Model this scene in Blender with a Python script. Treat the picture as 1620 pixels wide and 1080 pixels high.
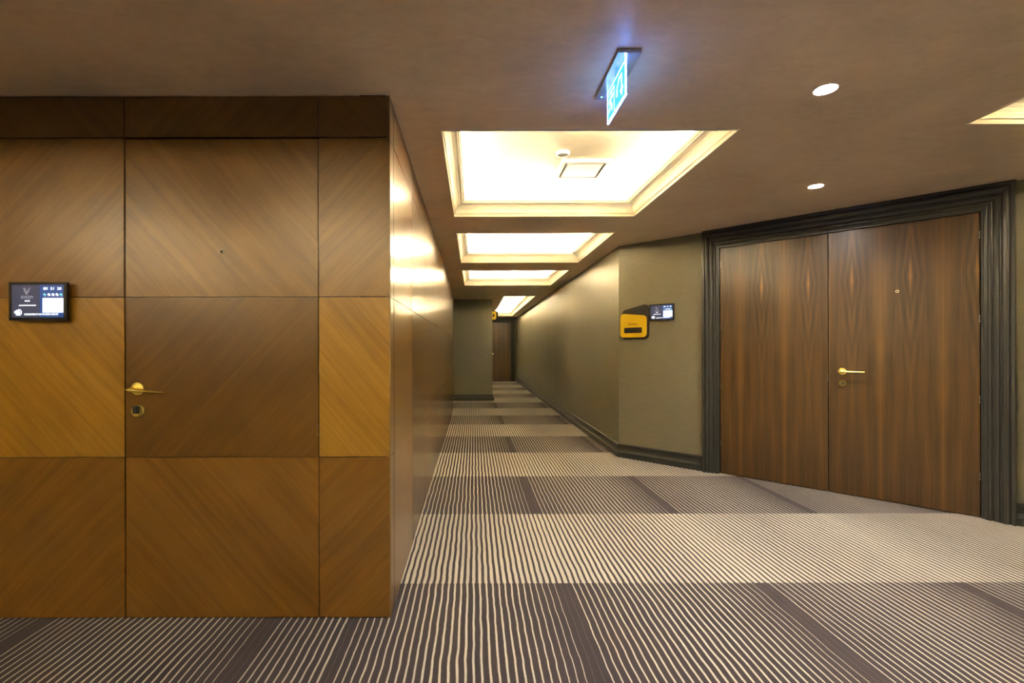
import bpy, bmesh, math, random
from mathutils import Vector
random.seed(7)
sc = bpy.context.scene
for o in list(bpy.data.objects):
    bpy.data.objects.remove(o, do_unlink=True)
COL = sc.collection

# ------------------------------------------------------------------ camera, world, exposure
F = 745.0                      # focal length in pixels of a 1620 wide frame
CAM_Z = 1.24
cd = bpy.data.cameras.new('camera')
cam = bpy.data.objects.new('camera', cd)
COL.objects.link(cam)
cam.location = (0, 0, CAM_Z)
cam.rotation_euler = (math.radians(90), math.radians(0.12), 0)
cd.sensor_width = 36.0
cd.lens = F / 1620 * 36.0
cd.shift_x = 60 / 1620
cd.shift_y = 11 / 1620
cd.clip_start = 0.05
sc.camera = cam

w = bpy.data.worlds.new('world')
sc.world = w
w.use_nodes = True
w.node_tree.nodes['Background'].inputs[0].default_value = (0.9, 0.8, 0.65, 1)
w.node_tree.nodes['Background'].inputs[1].default_value = 0.02

sc.view_settings.view_transform = 'Standard'
sc.view_settings.look = 'None'
sc.view_settings.gamma = 1
sc.view_settings.use_curve_mapping = False
sc.view_settings.exposure = 0.85
cy = sc.cycles
cy.use_denoising = True
cy.max_bounces = 12
cy.diffuse_bounces = 7
cy.glossy_bounces = 5
cy.sample_clamp_indirect = 60
cy.use_guiding = True
cy.guiding_training_samples = 64
cy.caustics_reflective = False
cy.caustics_refractive = False
cy.blur_glossy = 0.5

LED = 320.0                     # strength of the warm strips inside the coffers
SPOT = 1100.0                    # strength of the downlight lamps
CEIL = 2.407
ZW = 2.169                     # distance of the wooden wall that faces the camera

# ------------------------------------------------------------------ node helpers
class NT:
    def __init__(s, name):
        s.m = bpy.data.materials.new(name)
        s.m.use_nodes = True
        s.t = s.m.node_tree
        s.t.nodes.clear()
        s.out = s.t.nodes.new('ShaderNodeOutputMaterial')
        s.b = s.t.nodes.new('ShaderNodeBsdfPrincipled')
        s.t.links.new(s.b.outputs[0], s.out.inputs[0])
    def set(s, sock, v):
        if hasattr(v, 'is_linked') or isinstance(v, bpy.types.NodeSocket):
            s.t.links.new(v, sock)
        else:
            sock.default_value = v
    def n(s, typ, **kw):
        nd = s.t.nodes.new(typ)
        for k, v in kw.items():
            setattr(nd, k, v)
        return nd
    def math(s, op, a, b=None, c=None):
        nd = s.n('ShaderNodeMath', operation=op)
        s.set(nd.inputs[0], a)
        if b is not None: s.set(nd.inputs[1], b)
        if c is not None: s.set(nd.inputs[2], c)
        return nd.outputs[0]
    def noise(s, vec, scale, detail=3, rough=0.5, dist=0.0):
        nd = s.n('ShaderNodeTexNoise')
        s.set(nd.inputs['Vector'], vec)
        nd.inputs['Scale'].default_value = scale
        nd.inputs['Detail'].default_value = detail
        nd.inputs['Roughness'].default_value = rough
        nd.inputs['Distortion'].default_value = dist
        return nd.outputs['Fac']
    def mapping(s, vec, scale=(1, 1, 1), loc=(0, 0, 0)):
        nd = s.n('ShaderNodeMapping')
        s.set(nd.inputs['Vector'], vec)
        nd.inputs['Scale'].default_value = scale
        nd.inputs['Location'].default_value = loc
        return nd.outputs[0]
    def ramp(s, fac, stops, interp='LINEAR'):
        nd = s.n('ShaderNodeValToRGB')
        s.set(nd.inputs[0], fac)
        cr = nd.color_ramp
        cr.interpolation = interp
        while len(cr.elements) < len(stops):
            cr.elements.new(0.5)
        for e, (p, c) in zip(cr.elements, stops):
            e.position = p
            e.color = (c, c, c, 1) if isinstance(c, (int, float)) else (*c, 1)
        return nd.outputs[0]
    def mix(s, fac, a, b, mode='MIX'):
        nd = s.n('ShaderNodeMix', data_type='RGBA', blend_type=mode)
        s.set(nd.inputs[0], fac)
        for sock, v in ((nd.inputs[6], a), (nd.inputs[7], b)):
            if isinstance(v, tuple): v = (*v[:3], 1)
            s.set(sock, v)
        return nd.outputs[2]
    def obj(s):
        return s.n('ShaderNodeTexCoord').outputs['Object']
    def uv(s):
        return s.n('ShaderNodeTexCoord').outputs['UV']
    def sep(s, v):
        nd = s.n('ShaderNodeSeparateXYZ')
        s.set(nd.inputs[0], v)
        return nd.outputs
    def comb(s, x, y, z):
        nd = s.n('ShaderNodeCombineXYZ')
        for i, v in enumerate((x, y, z)): s.set(nd.inputs[i], v)
        return nd.outputs[0]
    def bump(s, h, strength, dist=0.002):
        nd = s.n('ShaderNodeBump')
        s.set(nd.inputs['Height'], h)
        nd.inputs['Strength'].default_value = strength
        nd.inputs['Distance'].default_value = dist
        s.t.links.new(nd.outputs[0], s.b.inputs['Normal'])
    def base(s, c, rough=0.5, metal=0.0, spec=0.5):
        if isinstance(c, tuple): c = (*c[:3], 1)
        s.set(s.b.inputs['Base Color'], c)
        s.set(s.b.inputs['Roughness'], rough)
        s.b.inputs['Metallic'].default_value = metal
        s.b.inputs['Specular IOR Level'].default_value = spec

def plain(name, c, rough=0.5, metal=0.0, spec=0.5, var=0.06):
    t = NT(name)
    f = t.noise(t.obj(), 14.0, 3)
    lo = tuple(x * (1 - var) for x in c); hi = tuple(min(1, x * (1 + var)) for x in c)
    t.base(t.mix(f, lo, hi), rough, metal, spec)
    return t.m

def emit(name, c, strength, base=(0.02, 0.02, 0.02)):
    t = NT(name)
    t.base(base, 0.4)
    t.b.inputs['Emission Color'].default_value = (*c, 1)
    t.b.inputs['Emission Strength'].default_value = strength
    return t.m

def veneer(name, dark, mid, light, rough=0.33, coat=0.0):
    """diagonal / vertical veneer: u of the UV runs along the grain, v across it"""
    t = NT(name)
    uv = t.uv()
    warp = t.noise(t.mapping(uv, (0.8, 2.5, 1)), 1.0, 2)
    s = t.sep(uv)
    v2 = t.math('ADD', s[1], t.math('MULTIPLY', warp, 0.10))
    p = t.comb(s[0], v2, 0.0)
    a = t.noise(t.mapping(p, (0.9, 34, 1)), 1.0, 4, 0.6)
    b = t.noise(t.mapping(p, (4.0, 150, 1)), 1.0, 3, 0.6)
    c = t.noise(t.mapping(uv, (2.2, 4.5, 1)), 1.0, 3, 0.55)
    f = t.math('ADD', t.math('MULTIPLY', a, 0.42), t.math('ADD', t.math('MULTIPLY', b, 0.22), t.math('MULTIPLY', c, 0.36)))
    col = t.ramp(f, [(0.30, dark), (0.5, mid), (0.70, light)])
    t.base(col, t.math('ADD', rough - 0.03, t.math('MULTIPLY', c, 0.06)), 0, 0.1 if coat else 0.7)
    t.b.inputs['Coat Weight'].default_value = coat
    t.b.inputs['Coat Roughness'].default_value = 0.19
    t.b.inputs['Coat IOR'].default_value = 1.62
    if coat == 0: t.bump(b, 0.05, 0.0006)
    return t.m

# ------------------------------------------------------------------ materials
V_BRIGHT = veneer('veneer_bright', (0.186, 0.091, 0.0097), (0.340, 0.184, 0.0194), (0.482, 0.275, 0.0361))
V_MID = veneer('veneer_mid', (0.115, 0.053, 0.0068), (0.200, 0.098, 0.0129), (0.275, 0.141, 0.0211))
V_DARK = veneer('veneer_dark', (0.080, 0.037, 0.0054), (0.136, 0.065, 0.0082), (0.202, 0.099, 0.0136))
V_SIDE = [veneer('veneer_side_a', (0.15, 0.068, 0.009), (0.19, 0.085, 0.012), (0.23, 0.105, 0.016), 0.34, 1.0),
          veneer('veneer_side_b', (0.085, 0.039, 0.009), (0.11, 0.050, 0.011), (0.135, 0.061, 0.014), 0.34, 1.0),
          veneer('veneer_side_c', (0.19, 0.084, 0.010), (0.24, 0.105, 0.013), (0.29, 0.130, 0.018), 0.34, 1.0)]

def walnut(name, x0):
    """bookmatched walnut: mirrored every 0.18 m about x0 of the leaf, flames near the top"""
    t = NT(name)
    s = t.sep(t.obj())
    x = t.math('SUBTRACT', s[0], x0)
    d = t.math('PINGPONG', t.math('ADD', x, 7.2), 0.18)           # 0 on the bright seam, .18 in the flame centre
    e = t.math('SUBTRACT', 0.18, d)
    big = t.noise(t.comb(t.math('MULTIPLY', d, 18.0), 0.0, t.math('MULTIPLY', s[2], 0.7)), 1.0, 3, 0.55)
    fine = t.noise(t.comb(t.math('MULTIPLY', d, 170.0), 0.0, t.math('MULTIPLY', s[2], 2.2)), 1.0, 3, 0.6)
    # nested pointed flames about z = 1.78
    wob = t.math('MULTIPLY', t.noise(t.comb(t.math('MULTIPLY', d, 12.0), 0.0, t.math('MULTIPLY', s[2], 3.0)), 1.0, 2), 1.1)
    q = t.math('ADD', t.math('DIVIDE', e, 0.018), t.math('ADD', wob, t.math('DIVIDE', t.math('ABSOLUTE', t.math('SUBTRACT', s[2], 1.80)), 0.17)))
    ring = t.math('MULTIPLY', t.math('SINE', t.math('MULTIPLY', q, 2.6)), 0.085)
    core = t.ramp(t.math('DIVIDE', q, 5.0), [(0.12, 0.30), (0.45, 0.0)])
    flame_mask = t.ramp(t.math('DIVIDE', q, 10.0), [(0.3, 1.0), (0.75, 0.0)])
    seam_w = t.math('ADD', 0.007, t.math('MULTIPLY', t.noise(t.comb(0.0, 0.0, t.math('MULTIPLY', s[2], 2.0)), 1.0, 2), 0.016))
    seam = t.math('MULTIPLY', t.math('POWER', 2.718, t.math('MULTIPLY', t.math('DIVIDE', d, seam_w), -1.0)), 0.26)
    low = t.ramp(s[2], [(0.9, 1.0), (0.99, 0.8)])
    f = t.math('ADD', t.math('MULTIPLY', big, 0.56), t.math('MULTIPLY', fine, 0.34))
    f = t.math('ADD', f, t.math('MULTIPLY', ring, flame_mask))
    f = t.math('ADD', f, core)
    f = t.math('ADD', f, t.math('MULTIPLY', seam, low))
    col = t.ramp(f, [(0.30, (0.036, 0.019, 0.006)), (0.50, (0.080, 0.043, 0.013)), (0.64, (0.130, 0.068, 0.016)), (0.90, (0.26, 0.118, 0.018))])
    t.base(col, 0.32)
    t.bump(fine, 0.04, 0.0006)
    return t.m

def wallpaper(name, c, horiz=True):
    t = NT(name)
    o = t.obj()
    sc1 = (9, 9, 160) if horiz else (120, 120, 4)
    sc2 = (30, 30, 420) if horiz else (260, 260, 20)
    a = t.noise(t.mapping(o, sc1), 1.0, 3, 0.6)
    b = t.noise(t.mapping(o, sc2), 1.0, 2, 0.6)
    pz = t.noise(o, 1.3, 3)
    f = t.math('ADD', t.math('MULTIPLY', a, 0.45), t.math('ADD', t.math('MULTIPLY', b, 0.35), t.math('MULTIPLY', pz, 0.2)))
    lo = tuple(x * 0.80 for x in c); hi = tuple(x * 1.2 for x in c)
    t.base(t.ramp(f, [(0.35, lo), (0.65, hi)]), 0.42, 0, 0.45)
    t.bump(b, 0.25, 0.001)
    return t.m

PAPER = wallpaper('olive_grey_wallcovering', (0.170, 0.158, 0.102))
PAPER_V = wallpaper('olive_grey_wallcovering_corridor', (0.200, 0.190, 0.140), False)
PAINT = plain('dark_green_grey_paint', (0.034, 0.034, 0.028), 0.36, 0, 0.5, 0.01)
DARK = plain('shadow_gap_black', (0.012, 0.009, 0.006), 0.8)
BRASS = plain('polished_brass', (0.92, 0.76, 0.22), 0.30, 1.0)
BRASS_D = plain('aged_brass', (0.34, 0.27, 0.08), 0.3, 1.0)
PEEP = plain('satin_brass', (0.85, 0.72, 0.45), 0.5, 0.5)
STEEL = plain('hinge_steel', (0.55, 0.52, 0.46), 0.3, 1.0)
BLACKP = plain('black_plastic', (0.012, 0.012, 0.014), 0.3)
KEYP = plain('dark_knob_plastic', (0.035, 0.035, 0.03), 0.35)
CREAM = plain('cream_moulding_paint', (0.72, 0.67, 0.56), 0.55, 0, 0.5, 0.02)
WHITEP = plain('white_plaster_recess', (0.86, 0.80, 0.64), 0.7, 0, 0.4, 0.03)
GRILLE = plain('grille_off_white', (0.72, 0.68, 0.56), 0.5)
YELLOW = plain('yellow_lacquer', (0.62, 0.42, 0.012), 0.32, 0, 0.5, 0.02)
SIGNBLK = plain('black_sign_board', (0.018, 0.014, 0.010), 0.45)
INK = plain('dark_print', (0.05, 0.03, 0.01), 0.5)
LEDM = emit('warm_led_strip', (1.0, 0.90, 0.73), LED, (0.8, 0.8, 0.8))
SPOTM = emit('downlight_lamp', (1.0, 0.93, 0.84), SPOT, (0.8, 0.8, 0.8))

def ceiling_mat(name, c):
    t = NT(name)
    o = t.obj()
    a = t.noise(t.mapping(o, (1.0, 1.0, 1.0)), 1.4, 5, 0.6, 0.6)
    b = t.noise(t.mapping(o, (1.0, 2.2, 1.0)), 9.0, 5, 0.65, 1.0)
    f = t.math('ADD', t.math('MULTIPLY', a, 0.6), t.math('MULTIPLY', b, 0.4))
    lo = tuple(x * 0.86 for x in c); hi = tuple(x * 1.14 for x in c)
    t.base(t.ramp(f, [(0.35, lo), (0.65, hi)]), 0.42, 0, 0.4)
    return t.m
CEILM = ceiling_mat('taupe_ceiling_plaster', (0.74, 0.605, 0.485))
RECESSM = ceiling_mat('cream_upper_plaster', (0.54, 0.48, 0.35))

def carpet():
    t = NT('striped_carpet')
    o = t.obj()
    s = t.sep(o)
    left = t.math('LESS_THAN', s[0], -0.56)
    wob = t.math('MULTIPLY', t.math('SUBTRACT', t.noise(t.mapping(o, (1.0, 1.0, 1)), 5.0, 2), 0.5), 0.014)
    wob1 = t.math('MULTIPLY', t.math('SUBTRACT', t.noise(t.mapping(o, (30, 6.0, 1)), 1.0, 2), 0.5), 0.004)
    wob2 = t.math('MULTIPLY', t.math('SUBTRACT', t.noise(o, 120.0, 2), 0.5), 0.0025)
    x = t.math('ADD', s[0], t.math('ADD', wob, t.math('ADD', wob1, wob2)))
    x = t.math('ADD', x, t.math('SUBTRACT', t.math('MULTIPLY', left, 1.395), 0.50))
    u = t.math('FRACT', t.math('DIVIDE', t.math('ADD', x, 20.8), 1.04))
    p = t.math('ABSOLUTE', t.math('SUBTRACT', t.math('FRACT', t.math('MULTIPLY', u, 32.0)), 0.5))
    dB = t.ramp(u, [(0.0, 0.16), (0.15, 0.21), (0.45, 0.30), (0.72, 0.24), (0.88, 0.12), (0.935, 0.08), (0.9376, 0.0)])
    dA = t.ramp(u, [(0.0, 0.62), (0.25, 0.55), (0.5, 0.51), (0.8, 0.58), (1.0, 0.64)])
    y = t.math('ADD', s[1], t.math('MULTIPLY', t.math('SUBTRACT', t.noise(o, 300.0, 1), 0.5), 0.004))
    v = t.math('FRACT', t.math('DIVIDE', t.math('ADD', y, 20.78 - 2.487), 2.078))
    band = t.math('LESS_THAN', v, 0.5)
    dmix = t.mix(band, dB, dA)
    dsep = t.math('MULTIPLY', dmix, 0.5)
    edge = t.math('DIVIDE', t.math('SUBTRACT', dsep, p), 0.035)
    m = t.n('ShaderNodeClamp')
    t.set(m.inputs[0], t.math('ADD', edge, 0.5))
    pile = t.noise(o, 420.0, 3, 0.7)
    patch = t.noise(o, 3.0, 4)
    dk = t.mix(patch, (0.046, 0.036, 0.040), (0.060, 0.048, 0.054))
    cr = t.mix(patch, (0.50, 0.468, 0.400), (0.575, 0.54, 0.462))
    c = t.mix(m.outputs[0], dk, cr)
    c = t.mix(1.0, c, t.ramp(pile, [(0.3, 0.80), (0.7, 1.15)]), 'MULTIPLY')
    t.base(c, 0.95, 0, 0.1)
    t.b.inputs['Sheen Weight'].default_value = 0.12
    t.b.inputs['Sheen Roughness'].default_value = 0.5
    t.bump(pile, 0.5, 0.003)
    return t.m
CARPET = carpet()

# ------------------------------------------------------------------ object helpers
def link(name, me, mat=None, parent=None, loc=(0, 0, 0), rz=0):
    o = bpy.data.objects.new(name, me)
    COL.objects.link(o)
    o.location = loc
    o.rotation_euler = (0, 0, rz)
    if me is not None and mat is not None:
        me.materials.append(mat)
    if parent is not None:
        o.parent = parent
    return o

def finish(name, bm, mat, parent=None, loc=(0, 0, 0), rz=0, smooth=False, recalc=True):
    if recalc:
        bmesh.ops.recalc_face_normals(bm, faces=bm.faces[:])
    me = bpy.data.meshes.new(name)
    bm.to_mesh(me)
    bm.free()
    if smooth:
        me.shade_smooth()
        me.set_sharp_from_angle(angle=math.radians(35))
    return link(name, me, mat, parent, loc, rz)

def box(bm, x0, x1, y0, y1, z0, z1, bev=0.0):
    r = bmesh.ops.create_cube(bm, size=1)
    vs = r['verts']
    for v in vs:
        v.co = Vector(((x0 + x1) / 2 + v.co.x * (x1 - x0), (y0 + y1) / 2 + v.co.y * (y1 - y0), (z0 + z1) / 2 + v.co.z * (z1 - z0)))
    if bev > 0:
        es = {e for v in vs for e in v.link_edges}
        bmesh.ops.bevel(bm, geom=list(es), offset=bev, segments=2, affect='EDGES')

def cyl(bm, c, r, y0, y1, seg=32, r2=None):
    """disc with its axis on local y"""
    r2 = r if r2 is None else r2
    a = [bm.verts.new((c[0] + r * math.cos(2 * math.pi * i / seg), y0, c[1] + r * math.sin(2 * math.pi * i / seg))) for i in range(seg)]
    b = [bm.verts.new((c[0] + r2 * math.cos(2 * math.pi * i / seg), y1, c[1] + r2 * math.sin(2 * math.pi * i / seg))) for i in range(seg)]
    bm.faces.new(a); bm.faces.new(b[::-1])
    for i in range(seg):
        j = (i + 1) % seg
        bm.faces.new((a[i], b[i], b[j], a[j]))

def lathe_y(bm, cx, cz, prof, seg=32):
    """prof: (radius, y) list, revolved about the local y axis"""
    rings = []
    for r, y in prof:
        rings.append([bm.verts.new((cx + max(r, 1e-5) * math.cos(2 * math.pi * i / seg), y, cz + max(r, 1e-5) * math.sin(2 * math.pi * i / seg))) for i in range(seg)])
    for a, b in zip(rings, rings[1:]):
        for i in range(seg):
            j = (i + 1) % seg
            bm.faces.new((a[i], a[j], b[j], b[i]))
    bm.faces.new(rings[0][::-1]); bm.faces.new(rings[-1])

def lathe_z(bm, cx, cy_, prof, seg=32):
    rings = []
    for r, z in prof:
        rings.append([bm.verts.new((cx + max(r, 1e-5) * math.cos(2 * math.pi * i / seg), cy_ + max(r, 1e-5) * math.sin(2 * math.pi * i / seg), z)) for i in range(seg)])
    for a, b in zip(rings, rings[1:]):
        for i in range(seg):
            j = (i + 1) % seg
            bm.faces.new((a[i], a[j], b[j], b[i]))
    bm.faces.new(rings[0][::-1]); bm.faces.new(rings[-1])

def plate(bm, pts, y0, y1):
    """polygon in local x,z extruded between y0 (front) and y1"""
    a = [bm.verts.new((p[0], y0, p[1])) for p in pts]
    b = [bm.verts.new((p[0], y1, p[1])) for p in pts]
    bm.faces.new(a); bm.faces.new(b[::-1])
    n = len(pts)
    for i in range(n):
        j = (i + 1) % n
        bm.faces.new((a[i], b[i], b[j], a[j]))

def rounded(pts, radii, seg=8):
    out = []
    n = len(pts)
    for i, p in enumerate(pts):
        p = Vector(p); a = Vector(pts[i - 1]); b = Vector(pts[(i + 1) % n])
        r = radii[i] if isinstance(radii, (list, tuple)) else radii
        if r <= 0:
            out.append(tuple(p)); continue
        da = (a - p).normalized(); db = (b - p).normalized()
        ang = da.angle(db)
        t = r / math.tan(ang / 2)
        s0 = p + da * t; s1 = p + db * t
        c = p + (da + db).normalized() * (r / math.sin(ang / 2))
        v0 = s0 - c; v1 = s1 - c
        th0 = math.atan2(v0.y, v0.x); th1 = math.atan2(v1.y, v1.x)
        dth = (th1 - th0 + math.pi) % (2 * math.pi) - math.pi
        for k in range(seg + 1):
            th = th0 + dth * k / seg
            out.append((c.x + r * math.cos(th), c.y + r * math.sin(th)))
    return out

def structure(o):
    o['kind'] = 'structure'
    return o

def tag(o, label, cat, group=None):
    o['label'] = label
    o['category'] = cat
    if group: o['group'] = group
    return o

def text(name, body, size, x, z, y, mat, parent, bold=0.0, squeeze=1.0, align='CENTER', vsize=1.0):
    cu = bpy.data.curves.new('lettering_source', 'FONT')
    cu.body = body
    cu.size = size
    cu.align_x = align
    cu.align_y = 'CENTER'
    cu.extrude = 0.0002
    cu.offset = bold
    cu.resolution_u = 3
    tmp = bpy.data.objects.new('lettering_source', cu)
    COL.objects.link(tmp)
    bpy.context.view_layer.update()
    me = bpy.data.meshes.new_from_object(tmp.evaluated_get(bpy.context.evaluated_depsgraph_get()))
    bpy.data.objects.remove(tmp, do_unlink=True)
    bpy.data.curves.remove(cu)
    for v in me.vertices:
        a, b, c = v.co
        v.co = (x + a * squeeze, y - c, z + b * vsize)
    me.materials.clear()
    return link(name, me, mat, parent)

def grain_uv(o, angle, off=(0, 0), axis='xz'):
    me = o.data
    uvl = me.uv_layers.new(name='UVMap')
    ca, sa = math.cos(angle), math.sin(angle)
    for l in me.loops:
        c = me.vertices[l.vertex_index].co
        x, z = c.x, c.z
        uvl.data[l.index].uv = (x * ca + z * sa + off[0], -x * sa + z * ca + off[1])

def wood_panel(name, parent, x0, x1, z0, z1, mat, angle, y0=0.0, y1=0.018, bev=0.0012):
    bm = bmesh.new()
    box(bm, x0, x1, y0, y1, z0, z1, bev)
    o = finish(name, bm, mat, parent)
    grain_uv(o, angle, (random.uniform(0, 50), random.uniform(0, 50)))
    return o

def wall_between(name, A, B, mat, boxes=None, z1=CEIL, thick=0.12):
    """local x runs A->B, the room is on local -y"""
    A = Vector(A); B = Vector(B)
    L = (B - A).length
    rz = math.atan2(B.y - A.y, B.x - A.x)
    bm = bmesh.new()
    for b in (boxes or [(0, L, 0, z1)]):
        box(bm, b[0], b[1], 0, thick, b[2], b[3])
    o = structure(finish(name, bm, mat, None, (A.x, A.y, 0), rz))
    return o, L

BASE_PROF = [(0.0, 0.036), (0.046, 0.036), (0.050, 0.040), (0.058, 0.043), (0.066, 0.040), (0.072, 0.032), (0.080, 0.027), (0.088, 0.026),
             (0.090, 0.020), (0.100, 0.022), (0.102, 0.016), (0.114, 0.018), (0.116, 0.012), (0.128, 0.015), (0.134, 0.022), (0.142, 0.021), (0.148, 0.012), (0.150, 0.0)]
def baseboard(name, A, B, k0=0.0, k1=0.0):
    A = Vector(A); B = Vector(B)
    L = (B - A).length
    rz = math.atan2(B.y - A.y, B.x - A.x)
    bm = bmesh.new()
    prof = BASE_PROF + [(0.0, 0.0)]
    a = [bm.verts.new((-v * k0, -v, z)) for z, v in prof]
    b = [bm.verts.new((L + v * k1, -v, z)) for z, v in prof]
    n = len(prof)
    for i in range(n):
        j = (i + 1) % n
        bm.faces.new((a[i], a[j], b[j], b[i]))
    bm.faces.new(a); bm.faces.new(b[::-1])
    return structure(finish(name, bm, PAINT, None, (A.x, A.y, 0), rz))

# ------------------------------------------------------------------ layout points
CORNER = Vector((-0.387, ZW))          # outer corner of the wooden block
SIDE_END = Vector((-0.425, 9.6))       # where the wooden side wall stops
FARW = 11.2
FAR_X0, FAR_X1 = -0.53, 0.436
END_Y = 17.6
P0 = Vector((1.66, 5.40))              # corner where the corridor opens out
U = Vector((0.715, -0.699)).normalized()
P1 = P0 + U * 3.62
RB = Vector((1.60, END_Y))             # far end of the right corridor wall
WEST, BACK = -6.6, -3.6

# ------------------------------------------------------------------ floor
bm = bmesh.new()
box(bm, WEST - 0.2, P1.x + 0.3, BACK - 0.2, END_Y + 0.3, -0.06, 0.0)
structure(finish('floor', bm, CARPET))

# ------------------------------------------------------------------ ceiling with openings
COVES = [  # x0, x1, y0, y1
    (-0.180, 1.420, 2.513, 4.160),
    (-0.180, 1.420, 4.751, 6.393),
    (-0.180, 1.420, 7.035, 8.690),
    (0.640, 1.370, 10.50, 16.90),
    (2.565, 4.080, 0.820, 2.456),
    (-4.500, -2.900, -1.750, -0.100),
    (-2.300, -0.700, -1.750, -0.100),  # unseen, placed for its glow on the wooden front wall
    (-4.500, -2.900, -3.400, -2.000),  # this and the next two are added out of view for more light
    (-1.150, 0.450, -3.400, -2.000),
    (2.565, 4.080, -1.750, -0.100),
]
SPOTS = [(1.593, 2.131), (2.476, 3.409), (0.75, 0.80)]  # the last one is an added, unseen lamp above the viewer
HOLES = COVES + [(x - 0.047, x + 0.047, y - 0.047, y + 0.047) for x, y in SPOTS]
xs = sorted({WEST - 0.2, P1.x + 0.3, *[c for k in HOLES for c in k[:2]]})
ys = sorted({BACK - 0.2, END_Y + 0.3, *[c for k in HOLES for c in k[2:]]})
bm = bmesh.new()
gv = {(i, j): bm.verts.new((x, y, CEIL)) for i, x in enumerate(xs) for j, y in enumerate(ys)}
for i in range(len(xs) - 1):
    for j in range(len(ys) - 1):
        mx, my = (xs[i] + xs[i + 1]) / 2, (ys[j] + ys[j + 1]) / 2
        if any(k[0] < mx < k[1] and k[2] < my < k[3] for k in HOLES):
            continue
        bm.faces.new((gv[i, j], gv[i, j + 1], gv[i + 1, j + 1], gv[i + 1, j]))
ext = bmesh.ops.extrude_face_region(bm, geom=bm.faces[:])
for v in ext['geom']:
    if isinstance(v, bmesh.types.BMVert): v.co.z += 0.012
structure(finish('ceiling', bm, CEILM))

# ------------------------------------------------------------------ wooden block, face towards the camera
Z1, Z2, Z3 = 0.742, 1.479, 2.212
SEAMS_X = [WEST, -5.26, -4.37, -3.48, -2.60, -1.610, -0.716, CORNER.x]
bm = bmesh.new()
box(bm, WEST, -1.614, ZW + 0.0185, ZW + 0.12, 0, CEIL)
box(bm, -0.714, CORNER.x - 0.001, ZW + 0.0185, ZW + 0.12, 0, CEIL)
box(bm, -1.614, -0.714, ZW + 0.0185, ZW + 0.12, Z3 + 0.004, CEIL)
box(bm, -1.614, -0.714, ZW + 0.07, ZW + 0.12, 0, Z3 + 0.004)
wall_front = structure(finish('wall_front', bm, DARK))
D = math.radians
UPG, DNG = D(46), D(-48)
g = 0.0016
def front_panel(x0, x1, z0, z1, mat, ang, par=wall_front, name='veneer_panel'):
    bm = bmesh.new()
    box(bm, x0 + g, x1 - g, ZW, ZW + 0.018, z0 + (g if z0 > 0.01 else 0.004), z1 - g, 0.0012)
    o = finish(name, bm, mat, par)
    grain_uv(o, ang, (random.uniform(0, 50), random.uniform(0, 50)))
    return o
cols = list(zip(SEAMS_X, SEAMS_X[1:]))
for ci, (a, b) in enumerate(cols):
    k = ci % 2                            # the panel left of the door and the narrow one right of it have the same directions
    isdoor = abs(a + 1.610) < 1e-6
    up = (ci == len(cols) - 1) or (ci == len(cols) - 3) or (ci == 1) or (ci == 3)
    up = not isdoor and (k == 0 or ci == len(cols) - 1)
    d = UPG if up else DNG
    e = DNG if up else UPG
    front_panel(a, b, Z3 + (0.002 if not isdoor else 0.003), CEIL - 0.002, V_DARK, e)
    if not isdoor:
        front_panel(a, b, Z2, Z3, V_MID, d)
        front_panel(a, b, Z1, Z2, V_BRIGHT, e)
        front_panel(a, b, 0, Z1, V_MID, d)
# flush veneered door
door_1 = structure(link('door_1', None, None, None, (-1.605, ZW, 0)))
bm = bmesh.new()
box(bm, 0.0, 0.887, 0.0165, 0.055, 0.004, Z3 - 0.004)
finish('leaf_core', bm, DARK, door_1)
for z0, z1, m, an in ((0.004, Z1 - 0.001, V_MID, DNG), (Z1 + 0.001, Z2 - 0.001, V_DARK, UPG), (Z2 + 0.001, Z3 - 0.005, V_MID, DNG)):
    wood_panel('veneer_panel', door_1, 0.0, 0.887, z0, z1, m, an, 0.0, 0.016)

# thin edge strip on the block's corner
bm = bmesh.new()
box(bm, CORNER.x - 0.0035, CORNER.x + 0.0015, ZW - 0.0015, ZW + 0.004, 0.0, CEIL - 0.002)
structure(finish('trim_1', bm, plain('corner_edge_wood', (0.24, 0.16, 0.06), 0.35)))

# ------------------------------------------------------------------ wooden side wall along the corridor
wall_left, LS = wall_between('wall_left', CORNER + Vector((-0.019, 0.002)), SIDE_END + Vector((-0.019, 0)), DARK)
sy = [0.019, 0.82, 1.60, 2.48, 3.36, 4.22, 5.10, 5.98, 6.86, LS - 0.002]
tint = [0, 1, 0, 1, 2, 0, 1, 0, 1]
for r, (z0, z1) in enumerate(((0.003, Z1), (Z1, Z2), (Z2, Z3), (Z3, CEIL - 0.002))):
    for i, (a, b) in enumerate(zip(sy, sy[1:])):
        t = V_SIDE[tint[i]]
        wood_panel('veneer_panel', wall_left, a + g, b - g, z0 + g, z1 - g, t, D(90), -0.0185, -0.0005)

# recess beyond the wood, then the wall that ends the wide part
w1, _ = wall_between('wall_left_far', (FAR_X0, 9.612), (FAR_X0, FARW), PAPER)
bm = bmesh.new(); box(bm, FAR_X0, SIDE_END.x - 0.02, 9.6, 9.61, 0, CEIL); structure(finish('wall_left_return', bm, PAPER))
w2, _ = wall_between('wall_far', (FAR_X0, FARW), (FAR_X1, FARW), PAPER)
w3, _ = wall_between('wall_left_end', (FAR_X1, FARW + 0.002), (FAR_X1, END_Y), PAPER_V)
baseboard('baseboard_far', (FAR_X0, FARW), (FAR_X1, FARW), 0, 1)
baseboard('baseboard_left_end', (FAR_X1, FARW), (FAR_X1, END_Y), 1, 0)
baseboard('baseboard_left_far', (FAR_X0, 9.6), (FAR_X0, FARW), 0, -1)

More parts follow.
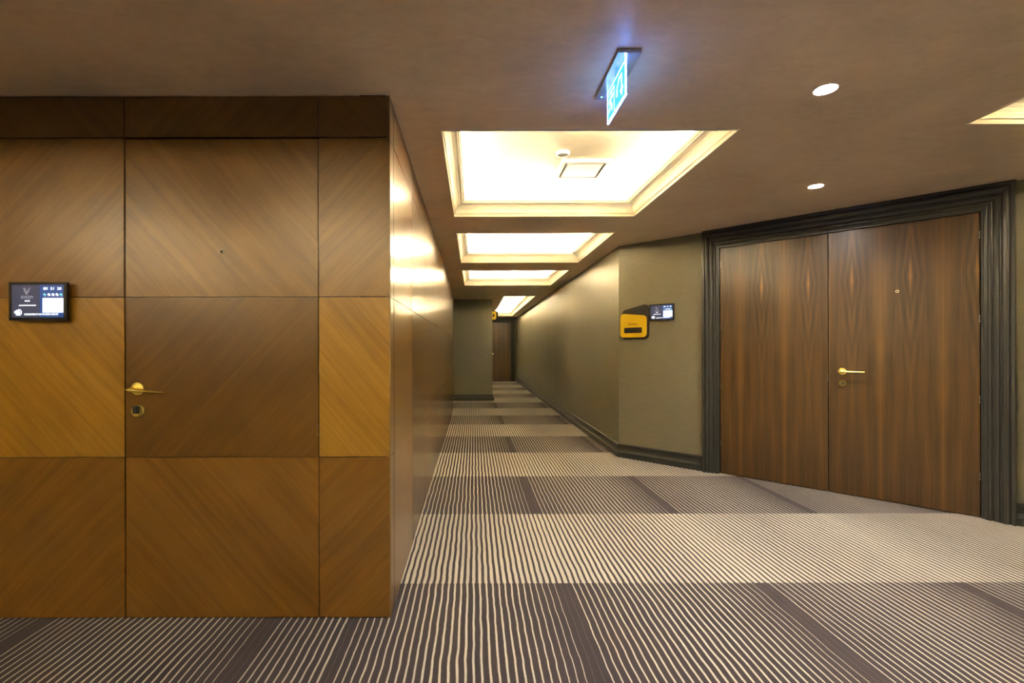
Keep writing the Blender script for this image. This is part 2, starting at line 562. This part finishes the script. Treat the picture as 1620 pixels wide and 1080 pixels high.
# ------------------------------------------------------------------ end of the corridor
LE = RB.x - FAR_X1
wend, _ = wall_between('wall_end', (FAR_X1, END_Y), (RB.x, END_Y), PAPER, [(0, 0.19, 0, CEIL), (0.95, LE, 0, CEIL), (0.19, 0.95, 2.205, CEIL), (0.19, 0.95, 0, 2.205)][:3])

# ------------------------------------------------------------------ right corridor wall
ang = math.atan2(-(RB.y - P0.y), P0.x - RB.x)
wr, LR = wall_between('wall_right', RB, P0, PAPER_V)
half = math.tan(math.radians(45.6) / 2)
baseboard('baseboard_right', RB, P0, 0, half)
# ------------------------------------------------------------------ angled wall with the double door
S_IN0, S_MID, S_IN1 = 1.074, 1.934, 2.826
S_OUT0, S_OUT1 = 0.926, 2.994
DTOP = 2.222
wa, LA = wall_between('wall_right_angled', P0, P1, PAPER,
                      [(0, S_IN0 - 0.012, 0, CEIL), (S_IN1 + 0.012, 3.62, 0, CEIL), (S_IN0 - 0.012, S_IN1 + 0.012, DTOP + 0.012, CEIL)])
baseboard('baseboard_right_angled', P0, P0 + U * S_OUT0, half, 0)
baseboard('baseboard_right_near', P0 + U * S_OUT1, P1, 0, 0)

CAS = [(0, 0.0), (0, 0.010), (0.012, 0.010), (0.014, 0.018), (0.024, 0.024), (0.030, 0.022), (0.034, 0.030), (0.044, 0.032), (0.047, 0.025), (0.052, 0.024),
       (0.058, 0.034), (0.068, 0.042), (0.080, 0.044), (0.084, 0.036), (0.090, 0.038), (0.098, 0.050), (0.112, 0.058), (0.122, 0.058), (0.125, 0.044), (0.129, 0.044),
       (0.132, 0.058), (0.148, 0.060), (0.155, 0.056), (0.155, 0.0)]
def casing(name, parent_loc, rz, xL, xR, zT, wl, wr_, wt):
    root = structure(link(name, None, None, None, parent_loc, rz))
    W = CAS[-1][0]
    def piece(nm, fa, fb):
        bm = bmesh.new()
        a = [bm.verts.new(fa(u / W, v)) for u, v in CAS]
        b = [bm.verts.new(fb(u / W, v)) for u, v in CAS]
        n = len(CAS)
        for i in range(n - 1):
            bm.faces.new((a[i], a[i + 1], b[i + 1], b[i]))
        bm.faces.new((a[-1], a[0], b[0], b[-1]))
        bm.faces.new(a); bm.faces.new(b[::-1])
        finish(nm, bm, PAINT, root)
    piece('casing_jamb', lambda u, v: (xL - u * wl, -v, 0), lambda u, v: (xL - u * wl, -v, zT + u * wt))
    piece('casing_head', lambda u, v: (xL - u * wl, -v, zT + u * wt), lambda u, v: (xR + u * wr_, -v, zT + u * wt))
    piece('casing_jamb', lambda u, v: (xR + u * wr_, -v, 0), lambda u, v: (xR + u * wr_, -v, zT + u * wt))
    return root
rzA = math.atan2(U.y, U.x)
casing('trim_2', (P0.x, P0.y, 0), rzA, S_IN0 - 0.004, S_IN1 + 0.004, DTOP + 0.004, 0.145, 0.165, CEIL - DTOP - 0.006)
bm = bmesh.new()   # stop behind the leaves, closes the gap between them
box(bm, S_IN0 - 0.012, S_IN1 + 0.012, 0.07, 0.10, 0, DTOP + 0.012)
structure(finish('trim_3', bm, DARK, None, (P0.x, P0.y, 0), rzA))

W_L = walnut('walnut_leaf_left', 0.179)
W_R = walnut('walnut_leaf_right', 0.338)
def leaf(nm, s0, s1, mat):
    p = P0 + U * s0
    bm = bmesh.new()
    box(bm, 0.0015, s1 - s0 - 0.0015, 0.006, 0.05, 0.006, DTOP, 0.0015)
    o = finish(nm, bm, mat, None, (p.x, p.y, 0), rzA)
    return structure(o)
door_2 = leaf('door_2', S_IN0, S_MID - 0.001, W_L)
door_3 = leaf('door_3', S_MID + 0.002, S_IN1, W_R)

# far door
cas4 = casing('trim_4', (FAR_X1, END_Y, 0), 0, 0.194, 0.934, 2.19, 0.15, 0.15, CEIL - 2.196)
bm = bmesh.new()
box(bm, 0.0, 0.736, 0.006, 0.05, 0.006, 2.188)
W_F = walnut('walnut_far_leaf', 0.2)
door_4 = structure(finish('door_4', bm, W_F, None, (FAR_X1 + 0.196, END_Y, 0)))
bm = bmesh.new(); box(bm, 0.19, 0.95, 0.07, 0.1, 0, 2.2); structure(finish('trim_5', bm, DARK, None, (FAR_X1, END_Y, 0)))

# ------------------------------------------------------------------ unseen sides of the hall
wall_between('wall_east', P1, (P1.x, BACK), PAPER)
wall_between('wall_back', (P1.x, BACK), (WEST, BACK), PAPER)
wall_between('wall_west', (WEST, BACK), (WEST, ZW), PAPER)

# ------------------------------------------------------------------ door furniture
def lever_set(door, x, z, y0=0.0, length=0.16, back=0.03, droop=0.0, knob=True):
    # rosette with raised rim
    bm = bmesh.new()
    lathe_y(bm, x, z, [(0.0290, y0), (0.0290, y0 - 0.006), (0.0275, y0 - 0.008), (0.0245, y0 - 0.0085), (0.0235, y0 - 0.006), (0.012, y0 - 0.006), (0.010, y0 - 0.007), (0.0095, y0 - 0.045), (0.0, y0 - 0.045)])
    h = finish('handle', bm, BRASS, door, smooth=True)
    # flattened blade lever: a pointed back end, broad hub, thin straight grip
    bm = bmesh.new()
    secs = []
    for t, hh, dd in ((-back, 0.001, 0.001), (-back * 0.6, 0.0042, 0.006), (-0.006, 0.0085, 0.009), (0.010, 0.0085, 0.009), (0.024, 0.006, 0.008), (0.06, 0.0048, 0.007), (length - 0.012, 0.0042, 0.0065), (length, 0.0036, 0.006)):
        zc = z - droop * max(0, t + back)
        yc = y0 - 0.050
        ring = []
        for k in range(12):
            a = 2 * math.pi * k / 12
            ring.append(bm.verts.new((x + t, yc + dd * math.cos(a), zc + hh * math.sin(a))))
        secs.append(ring)
    for a, b in zip(secs, secs[1:]):
        for k in range(12):
            j = (k + 1) % 12
            bm.faces.new((a[k], a[j], b[j], b[k]))
    bm.faces.new(secs[0][::-1]); bm.faces.new(secs[-1])
    finish('lever', bm, BRASS, h, smooth=True)
def lock_set(door, x, z, y0=0.0, thumb=True):
    bm = bmesh.new()
    lathe_y(bm, x, z, [(0.0285, y0), (0.0285, y0 - 0.008), (0.0265, y0 - 0.010), (0.0235, y0 - 0.010), (0.0225, y0 - 0.005), (0.0, y0 - 0.005)])
    l = finish('lock', bm, BRASS if thumb else BRASS_D, door, smooth=True)
    bm = bmesh.new()
    if thumb:
        plate(bm, rounded([(x - 0.011, z + 0.022), (x - 0.008, z - 0.012), (x + 0.006, z - 0.012), (x + 0.009, z + 0.022)], 0.003), y0 - 0.026, y0 - 0.004)
        finish('thumb_turn', bm, KEYP, l)
    else:
        lathe_y(bm, x, z, [(0.011, y0 - 0.005), (0.011, y0 - 0.009), (0.0, y0 - 0.009)], 20)
        finish('cylinder', bm, KEYP, l)
def peephole(door, x, z, y0=0.0):
    bm = bmesh.new()
    seg = 24
    prof = [(0.0105, y0), (0.0105, y0 - 0.002), (0.0085, y0 - 0.003), (0.0070, y0 - 0.0022), (0.0070, y0)]
    lathe_y(bm, x, z, [(0.0105, y0), (0.0105, y0 - 0.002), (0.0088, y0 - 0.003), (0.0068, y0 - 0.0022), (0.0, y0 - 0.0021)], seg)
    p = finish('peephole', bm, PEEP, door, smooth=True)
    bm = bmesh.new(); cyl(bm, (x, z), 0.0066, y0 - 0.0026, y0 - 0.0005, seg)
    finish('lens', bm, DARK, p)
def hinge(door, x, z, y0=0.0):
    bm = bmesh.new(); box(bm, x - 0.0022, x + 0.0022, y0 - 0.003, y0 + 0.002, z - 0.026, z - 0.018); box(bm, x - 0.0022, x + 0.0022, y0 - 0.003, y0 + 0.002, z + 0.018, z + 0.026)
    box(bm, x - 0.0012, x + 0.0012, y0 - 0.001, y0 + 0.002, z - 0.02, z + 0.02)
    finish('hinge', bm, STEEL, door)

ox = -1.605
lever_set(door_1, -1.549 - ox, 1.058, 0.0, 0.155, 0.026, 0.07)
lock_set(door_1, -1.546 - ox, 0.957)
peephole(door_1, -1.162 - ox, 1.688)
hinge(door_1, 0.8865, 0.865)
lever_set(door_3, 2.028 - S_MID, 1.040, 0.006, 0.150, 0.028, 0.0)
lock_set(door_3, 2.030 - S_MID, 0.938, 0.006, False)
peephole(door_3, 2.375 - S_MID, 1.687, 0.006)
for z in (0.30, 0.86, 1.45, 2.06):
    hinge(door_3, S_IN1 - S_MID - 0.004, z, 0.006)
    hinge(door_2, 0.004, z, 0.006)
bm = bmesh.new(); box(bm, S_MID - S_IN0 - 0.004, S_MID - S_IN0 - 0.001, 0.003, 0.006, 0.95, 1.02); finish('strike_plate', bm, STEEL, door_2)
lever_set(door_4, 0.055, 1.04, 0.006, 0.07, 0.02, 0.0)
lock_set(door_4, 0.045, 0.94, 0.006, False)

# ------------------------------------------------------------------ ceiling coffers with hidden light strips
CP = [(-0.001, 0.0), (0.000, -0.006), (0.008, -0.006), (0.010, 0.016), (0.014, 0.020), (0.017, 0.020), (0.018, 0.030), (0.022, 0.050), (0.032, 0.068), (0.048, 0.082),
      (0.068, 0.090), (0.084, 0.092), (0.085, 0.099), (0.094, 0.100), (0.096, 0.104), (0.103, 0.106), (0.104, 0.128), (0.098, 0.130)]
OUTR, RH = 0.14, 0.200
coffer_labels = [
    'square cream moulded ceiling coffer nearest above the corridor, with a grille and a round detector',
    'second square ceiling coffer along the corridor, between the nearest and the smallest square one',
    'third square ceiling coffer along the corridor, smallest of the square ones',
    'long narrow ceiling coffer at the far end above the last door',
    'ceiling coffer cut by the right edge of the picture, beside the two downlights',
    'lit ceiling coffer behind the viewer on the left',
    'unseen lit ceiling coffer behind the viewer in the middle, placed for the glow on the wood',
    'added lit ceiling coffer in the back left corner of the hall, out of view',
    'added lit ceiling coffer at the back middle of the hall, out of view',
    'added lit ceiling coffer at the back right of the hall, out of view',
]
def coffer(k, x0, x1, y0, y1, label):
    root = tag(link('ceiling_coffer', None, None, None, (x0, y0, CEIL)), label, 'ceiling coffer', 'lit ceiling coffers')
    W, H = x1 - x0, y1 - y0
    def loop(bm, e, z):
        return [bm.verts.new(p) for p in ((e, e, z), (W - e, e, z), (W - e, H - e, z), (e, H - e, z))]
    bm = bmesh.new()
    L = [loop(bm, e, z) for e, z in CP + [(-OUTR, 0.130)]]
    for a, b in zip(L, L[1:]):
        for i in range(4):
            j = (i + 1) % 4
            bm.faces.new((a[i], a[j], b[j], b[i]))
    finish('moulding', bm, CREAM, root, recalc=False)
    bm = bmesh.new()
    a = loop(bm, -OUTR, 0.131); b = loop(bm, -OUTR, RH)
    for i in range(4):
        j = (i + 1) % 4
        bm.faces.new((a[i], b[i], b[j], a[j]))
    finish('recess_side', bm, WHITEP, root, recalc=False)
    bm = bmesh.new(); box(bm, -OUTR, W + OUTR, -OUTR, H + OUTR, RH, RH + 0.02)
    finish('upper_panel', bm, RECESSM, root)
    s = -0.055; t = 0.012
    for (a0, a1, b0, b1) in ((s, W - s, s - t, s + t), (s, W - s, H - s - t, H - s + t), (s - t, s + t, s + t, H - s - t), (W - s - t, W - s + t, s + t, H - s - t)):
        bm = bmesh.new(); box(bm, a0, a1, b0, b1, 0.131, 0.139)
        finish('light_strip', bm, LEDM, root)
    return root
coffers = [coffer(i, *c, coffer_labels[i]) for i, c in enumerate(COVES)]

def grille(x, y, z, sx, sy_, label):
    root = tag(link('ceiling_grille', None, None, None, (x, y, z)), label, 'air grille')
    bm = bmesh.new()
    a, b = sx / 2, sy_ / 2
    for (p, q, r, s) in ((-a, a, -b, -b + 0.03), (-a, a, b - 0.03, b), (-a, -a + 0.03, -b + 0.03, b - 0.03), (a - 0.03, a, -b + 0.03, b - 0.03)):
        box(bm, p, q, r, s, -0.022, 0.0)
    finish('frame', bm, GRILLE, root)
    bm = bmesh.new(); box(bm, -a + 0.045, a - 0.045, -b + 0.045, b - 0.045, -0.020, -0.008, 0.003)
    finish('centre_panel', bm, GRILLE, root)
    bm = bmesh.new(); box(bm, -a + 0.03, a - 0.03, -b + 0.03, b - 0.03, -0.006, 0.0)
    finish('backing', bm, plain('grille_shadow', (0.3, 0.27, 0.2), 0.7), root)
    return root
UZ = CEIL + RH
grille(0.82, 3.58, UZ, 0.36, 0.36, 'square off-white air grille inside the nearest corridor coffer')
grille(1.02, 14.6, UZ, 0.34, 0.60, 'air grille inside the long coffer at the far end')
def disc(name, x, y, z, r, h, label, cat):
    bm = bmesh.new()
    lathe_z(bm, 0, 0, [(r, 0), (r, -h * 0.5), (r * 0.93, -h), (r * 0.75, -h), (r * 0.7, -h * 0.8), (0, -h * 0.8)])
    return tag(finish(name, bm, GRILLE, None, (x, y, z), smooth=True), label, cat)
disc('smoke_detector', 0.623, 3.29, UZ, 0.048, 0.022, 'round cream smoke detector beside the grille in the nearest coffer', 'smoke detector')
disc('speaker_cover', 0.223, 3.69, UZ, 0.045, 0.006, 'flat round white cover at the left in the nearest coffer', 'ceiling cover')
# slot diffuser near the far wall
root = tag(link('slot_diffuser', None, None, None, (0.185, 10.60, CEIL)), 'thin white slot in the ceiling just before the far grey wall', 'air slot')
bm = bmesh.new(); box(bm, -0.175, 0.175, -0.03, -0.022, -0.006, 0); box(bm, -0.175, 0.175, 0.022, 0.03, -0.006, 0); box(bm, -0.175, -0.167, -0.022, 0.022, -0.006, 0); box(bm, 0.167, 0.175, -0.022, 0.022, -0.006, 0)
finish('frame', bm, GRILLE, root)
bm = bmesh.new(); box(bm, -0.166, 0.166, -0.021, 0.021, -0.003, 0.0); finish('blade', bm, GRILLE, root)

# ------------------------------------------------------------------ downlights
def downlight(x, y, label):
    root = tag(link('downlight', None, None, None, (x, y, CEIL)), label, 'downlight', 'recessed round downlights')
    bm = bmesh.new()
    seg = 32
    def rings(bm, prof):
        prev = None
        for r, z in prof:
            cur = [bm.verts.new((r * math.cos(2 * math.pi * i / seg), r * math.sin(2 * math.pi * i / seg), z)) for i in range(seg)]
            if prev:
                for i in range(seg):
                    j = (i + 1) % seg
                    bm.faces.new((prev[i], prev[j], cur[j], cur[i]))
            prev = cur
    rings(bm, ((0.072, 0.0), (0.072, -0.0006), (0.0455, -0.0006), (0.0455, 0.012)))
    finish('rim', bm, CEILM, root, recalc=False)
    bm = bmesh.new()
    rings(bm, ((0.0455, 0.0), (0.0455, 0.040)))
    finish('reflector', bm, plain('downlight_reflector', (0.85, 0.83, 0.8), 0.4), root, recalc=False)
    bm = bmesh.new(); lathe_z(bm, 0, 0, [(0.0452, 0.040), (0.0452, 0.030), (0.0, 0.030)])
    finish('lamp', bm, SPOTM, root)
downlight(1.593, 2.131, 'round glowing downlight nearer the viewer, the larger one')
downlight(2.476, 3.409, 'round glowing downlight nearer the double door, the smaller one')
downlight(0.75, 0.80, 'added round downlight above the viewer, out of the picture')

# ------------------------------------------------------------------ exit sign
EX = emit('exit_sign_blue_panel', (0.05, 0.46, 0.95), 0.95)
EXW = emit('exit_sign_white_symbol', (0.65, 0.92, 1.0), 1.1)
EXE = emit('exit_sign_lit_edge', (0.10, 0.27, 1.0), 36.0)
GRN = emit('green_indicator', (0.2, 1.0, 0.3), 3.0)
root = tag(link('exit_sign', None, None, None, (0.61, 2.012, CEIL), D(-90)), 'glowing blue emergency exit sign hanging edge-on from the ceiling', 'exit sign')
bm = bmesh.new(); box(bm, -0.176, 0.176, -0.046, 0.046, -0.015, 0.0, 0.001)
finish('housing', bm, plain('satin_aluminium', (0.62, 0.60, 0.58), 0.22, 0.6), root)
bm = bmesh.new(); box(bm, -0.124, 0.124, -0.003, 0.003, -0.148, -0.015)
pan = finish('panel', bm, EX, root)
bm = bmesh.new()
box(bm, -0.127, 0.127, -0.004, 0.004, -0.152, -0.148)
box(bm, -0.1258, -0.124, -0.0034, 0.0034, -0.148, -0.0155); box(bm, 0.124, 0.1258, -0.0034, 0.0034, -0.148, -0.0155)
box(bm, -0.124, 0.124, -0.0034, 0.0034, -0.0175, -0.0155)
finish('lit_edge', bm, EXE, root)
# running figure in a doorway at the left, bent arrow at the right
bm = bmesh.new()
def strokes(bm, lines, wd, y0, y1):
    for (ax, az), (bx, bz) in lines:
        d = Vector((bx - ax, bz - az)).normalized() * wd / 2
        n = Vector((-d.y, d.x))
        plate(bm, [(ax - n.x, az - n.y), (bx - n.x, bz - n.y), (bx + n.x, bz + n.y), (ax + n.x, az + n.y)], y0, y1)
fx, fz = -0.065, -0.082
figure = [((fx, fz + 0.028), (fx - 0.006, fz - 0.004)), ((fx - 0.006, fz - 0.004), (fx + 0.016, fz - 0.018)), ((fx + 0.016, fz - 0.018), (fx + 0.010, fz - 0.042)),
          ((fx - 0.006, fz - 0.004), (fx - 0.016, fz - 0.024)), ((fx - 0.016, fz - 0.024), (fx - 0.036, fz - 0.030)),
          ((fx, fz + 0.024), (fx + 0.020, fz + 0.014)), ((fx + 0.020, fz + 0.014), (fx + 0.030, fz + 0.024)), ((fx, fz + 0.024), (fx - 0.020, fz + 0.018)), ((fx - 0.020, fz + 0.018), (fx - 0.026, fz + 0.002))]
door_fr = [((-0.114, -0.140), (-0.114, -0.032)), ((-0.114, -0.036), (-0.020, -0.036)), ((-0.020, -0.032), (-0.020, -0.140))]
arrow = [((0.020, -0.105), (0.020, -0.070)), ((0.020, -0.072), (0.050, -0.045)), ((0.048, -0.045), (0.085, -0.045)), ((0.083, -0.042), (0.083, -0.120))]
for y0, y1 in ((-0.0042, -0.0031), (0.0031, 0.0042)):
    strokes(bm, figure, 0.011, y0, y1)
    strokes(bm, door_fr, 0.007, y0, y1)
    strokes(bm, arrow, 0.013, y0, y1)
    plate(bm, [(0.060, -0.100), (0.083, -0.132), (0.106, -0.100)], y0, y1)
    cyl(bm, (fx + 0.006, fz + 0.040), 0.009, y0, y1, 16)
finish('symbol', bm, EXW, pan)
bm = bmesh.new(); lathe_z(bm, -0.150, -0.022, [(0.0035, -0.0150), (0.0035, -0.0165), (0.0, -0.017)], 10)
finish('indicator_light', bm, GRN, root)

# ------------------------------------------------------------------ wall tablets
SCR = emit('screen_dark_blue', (0.045, 0.048, 0.095), 0.5)
SCRB = emit('screen_deep_blue', (0.010, 0.055, 0.24), 0.6)
SCRW = emit('screen_white', (0.86, 0.93, 1.0), 1.2)
SCRG = emit('screen_grey_text', (0.42, 0.42, 0.48), 0.55)
SCRT = emit('screen_teal', (0.2, 0.75, 0.8), 0.6)
K = 0.000296
def tablet(loc, rz, label):
    root = tag(link('wall_tablet', None, None, None, loc, rz), label, 'tablet', 'room tablets beside the doors')
    bm = bmesh.new(); plate(bm, rounded([(-0.131, 0.087), (-0.131, -0.087), (0.131, -0.087), (0.131, 0.087)], 0.003, 4), -0.034, -0.020)
    bmesh.ops.recalc_face_normals(bm, faces=bm.faces[:])
    finish('body', bm, BLACKP, root)
    bm = bmesh.new(); box(bm, -0.085, 0.085, -0.020, 0.0, -0.055, 0.055); finish('bracket', bm, BLACKP, root)
    X = lambda c: (c - 607) * K
    Z = lambda c: (532 - c) * K
    def rect(bm, x0, x1, z0, z1, y0, y1): box(bm, X(x0), X(x1), y0, y1, Z(z1), Z(z0))
    bm = bmesh.new(); rect(bm, 215, 1003, 283, 778, -0.0346, -0.034)
    s = finish('screen', bm, SCR, root)
    bm = bmesh.new(); rect(bm, 640, 1003, 283, 778, -0.0350, -0.0346); finish('calendar_field', bm, SCRB, s)
    bm = bmesh.new(); rect(bm, 685, 1003, 483, 706, -0.0354, -0.0350); finish('white_field', bm, SCRW, s)
    y = -0.0353
    text('lettering', 'BYKEPI', 0.0195, X(447), Z(474), y, SCRG, s, 0, 0.92)
    text('lettering', 'DOUBLETREE BY HILTON IZMIR AIRPORT', 0.0105, X(668), Z(733), -0.0360, SCRW, s, 0.0002, 0.79)
    text('lettering', '00', 0.0165, X(730), Z(340), y, SCRW, s, 0.0003, 1.2)
    text('lettering', '51', 0.0165, X(838), Z(340), y, SCRW, s, 0.0003, 1.2)
    text('lettering', '20', 0.0165, X(942), Z(340), y, SCRW, s, 0.0003, 1.2)
    # two small lines of print below the name
    bm = bmesh.new()
    for a in range(4): rect(bm, 413 + a * 20, 429 + a * 20, 518, 536, y - 0.0003, -0.0346)
    for a in range(20): rect(bm, 325 + a * 13, 335 + a * 13, 587, 603, y - 0.0003, -0.0346)
    finish('small_print', bm, SCRW, s)
    # weather icons
    for k, cx in enumerate((713, 780, 842, 903, 965)):
        bm = bmesh.new()
        cyl(bm, (X(cx), Z(428)), 18 * K, y - 0.0003, -0.035, 14)
        cyl(bm, (X(cx + 14), Z(436)), 13 * K, y - 0.0002, -0.035, 12)
        finish('weather_icon', bm, SCRW if k not in (0, 4) else SCRT, s)
        bm = bmesh.new(); rect(bm, cx - 16, cx - 8, 456, 463, y, -0.035); rect(bm, cx + 4, cx + 22, 456, 463, y, -0.035)
        finish('temperature_mark', bm, SCRG, s)
    # bird-like emblem
    bm = bmesh.new()
    L = [(392, 328), (400, 345), (406, 372), (420, 402), (440, 428), (456, 430)]
    pts = [((X(a), Z(b)), (X(c), Z(d))) for (a, b), (c, d) in zip(L, L[1:])]
    L2 = [(498, 325), (476, 346), (462, 372), (450, 400), (440, 424)]
    pts += [((X(a), Z(b)), (X(c), Z(d))) for (a, b), (c, d) in zip(L2, L2[1:])]
    L3 = [(400, 330), (418, 342), (428, 362), (430, 384), (446, 410)]
    pts += [((X(a), Z(b)), (X(c), Z(d))) for (a, b), (c, d) in zip(L3, L3[1:])]
    pts += [((X(486), Z(372)), (X(456), Z(396)))]
    strokes(bm, pts, 6 * K, y - 0.0002, -0.0346)
    finish('emblem', bm, SCRG, s)
    # round tree emblem with an open ring
    bm = bmesh.new()
    for (cx, cz, r) in ((302, 688, 26), (276, 700, 24), (318, 706, 24), (296, 712, 22)):
        cyl(bm, (X(cx), Z(cz)), r * K, y - 0.0004, -0.0346, 16)
    rect(bm, 290, 304, 715, 745, y, -0.0346)
    rect(bm, 276, 330, 738, 748, y, -0.0346)
    arc = [(315 + 46 * math.cos(a), 702 + 46 * math.sin(a)) for a in [D(-88 + 176 * k / 12) for k in range(13)]]
    strokes(bm, [((X(a), Z(b)), (X(c), Z(d))) for (a, b), (c, d) in zip(arc, arc[1:])], 11 * K, y - 0.0003, -0.0346)
    finish('emblem', bm, SCRW, s)
    return root
tablet((-1.978, ZW, 1.458), 0, 'black wall tablet with glowing screen on the wooden wall left of the flush door')
pt = P0 + U * 0.505
tablet((pt.x, pt.y, 1.622), rzA, 'black wall tablet with glowing screen between the yellow sign and the double door')

# ------------------------------------------------------------------ TERMINAL sign
pt = P0 + U * 0.192
root = tag(link('room_sign', None, None, None, (pt.x, pt.y, 1.530), rzA), 'yellow and black rounded room sign reading TERMINAL on the grey wall', 'sign')
def sp(cx, cy_): return ((cx - 478) * 0.000686, (540 - cy_) * 0.000654)
bm = bmesh.new()
plate(bm, rounded([sp(272, 335), sp(262, 830), sp(716, 830), sp(716, 235)], [0.045, 0.045, 0.045, 0.042], 10), -0.014, 0.0)
finish('backing_board', bm, SIGNBLK, root)
bm = bmesh.new()
q = lambda a, b: sp(a + 8, b)
plate(bm, rounded([q(238, 386), q(238, 800), q(680, 800), q(680, 436)], [0.042] * 4, 10), -0.024, -0.014)
finish('front_board', bm, YELLOW, root)
bm = bmesh.new()
plate(bm, rounded([q(303, 634), q(303, 728), q(608, 728), q(608, 634)], [0.010] * 4, 6), -0.0252, -0.024)
finish('name_slot', bm, SIGNBLK, root)
x, z = q(455, 580)
text('lettering', 'TERMINAL', 0.036, x, z, -0.0243, INK, root, 0, 0.72)

# small projecting sign at the far corner
root = tag(link('projecting_sign', None, None, None, (FAR_X1, 11.9, 2.07)), 'small yellow projecting sign high on the far corner', 'sign')
bm = bmesh.new(); plate(bm, rounded([(0.0, 0.10), (0.0, -0.10), (0.125, -0.10), (0.125, 0.10)], [0.0, 0.0, 0.04, 0.04], 6), -0.006, 0.006)
finish('face_board', bm, YELLOW, root)
bm = bmesh.new(); plate(bm, rounded([(0.035, 0.035), (0.035, -0.035), (0.085, -0.035), (0.085, 0.035)], [0.01] * 4, 4), -0.008, -0.006)
finish('name_slot', bm, SIGNBLK, root)
bm = bmesh.new(); plate(bm, rounded([(0.0, 0.13), (0.0, -0.06), (0.17, -0.06), (0.17, 0.11)], [0.0, 0.0, 0.03, 0.04], 6), 0.008, 0.020)
finish('backing_board', bm, SIGNBLK, root)
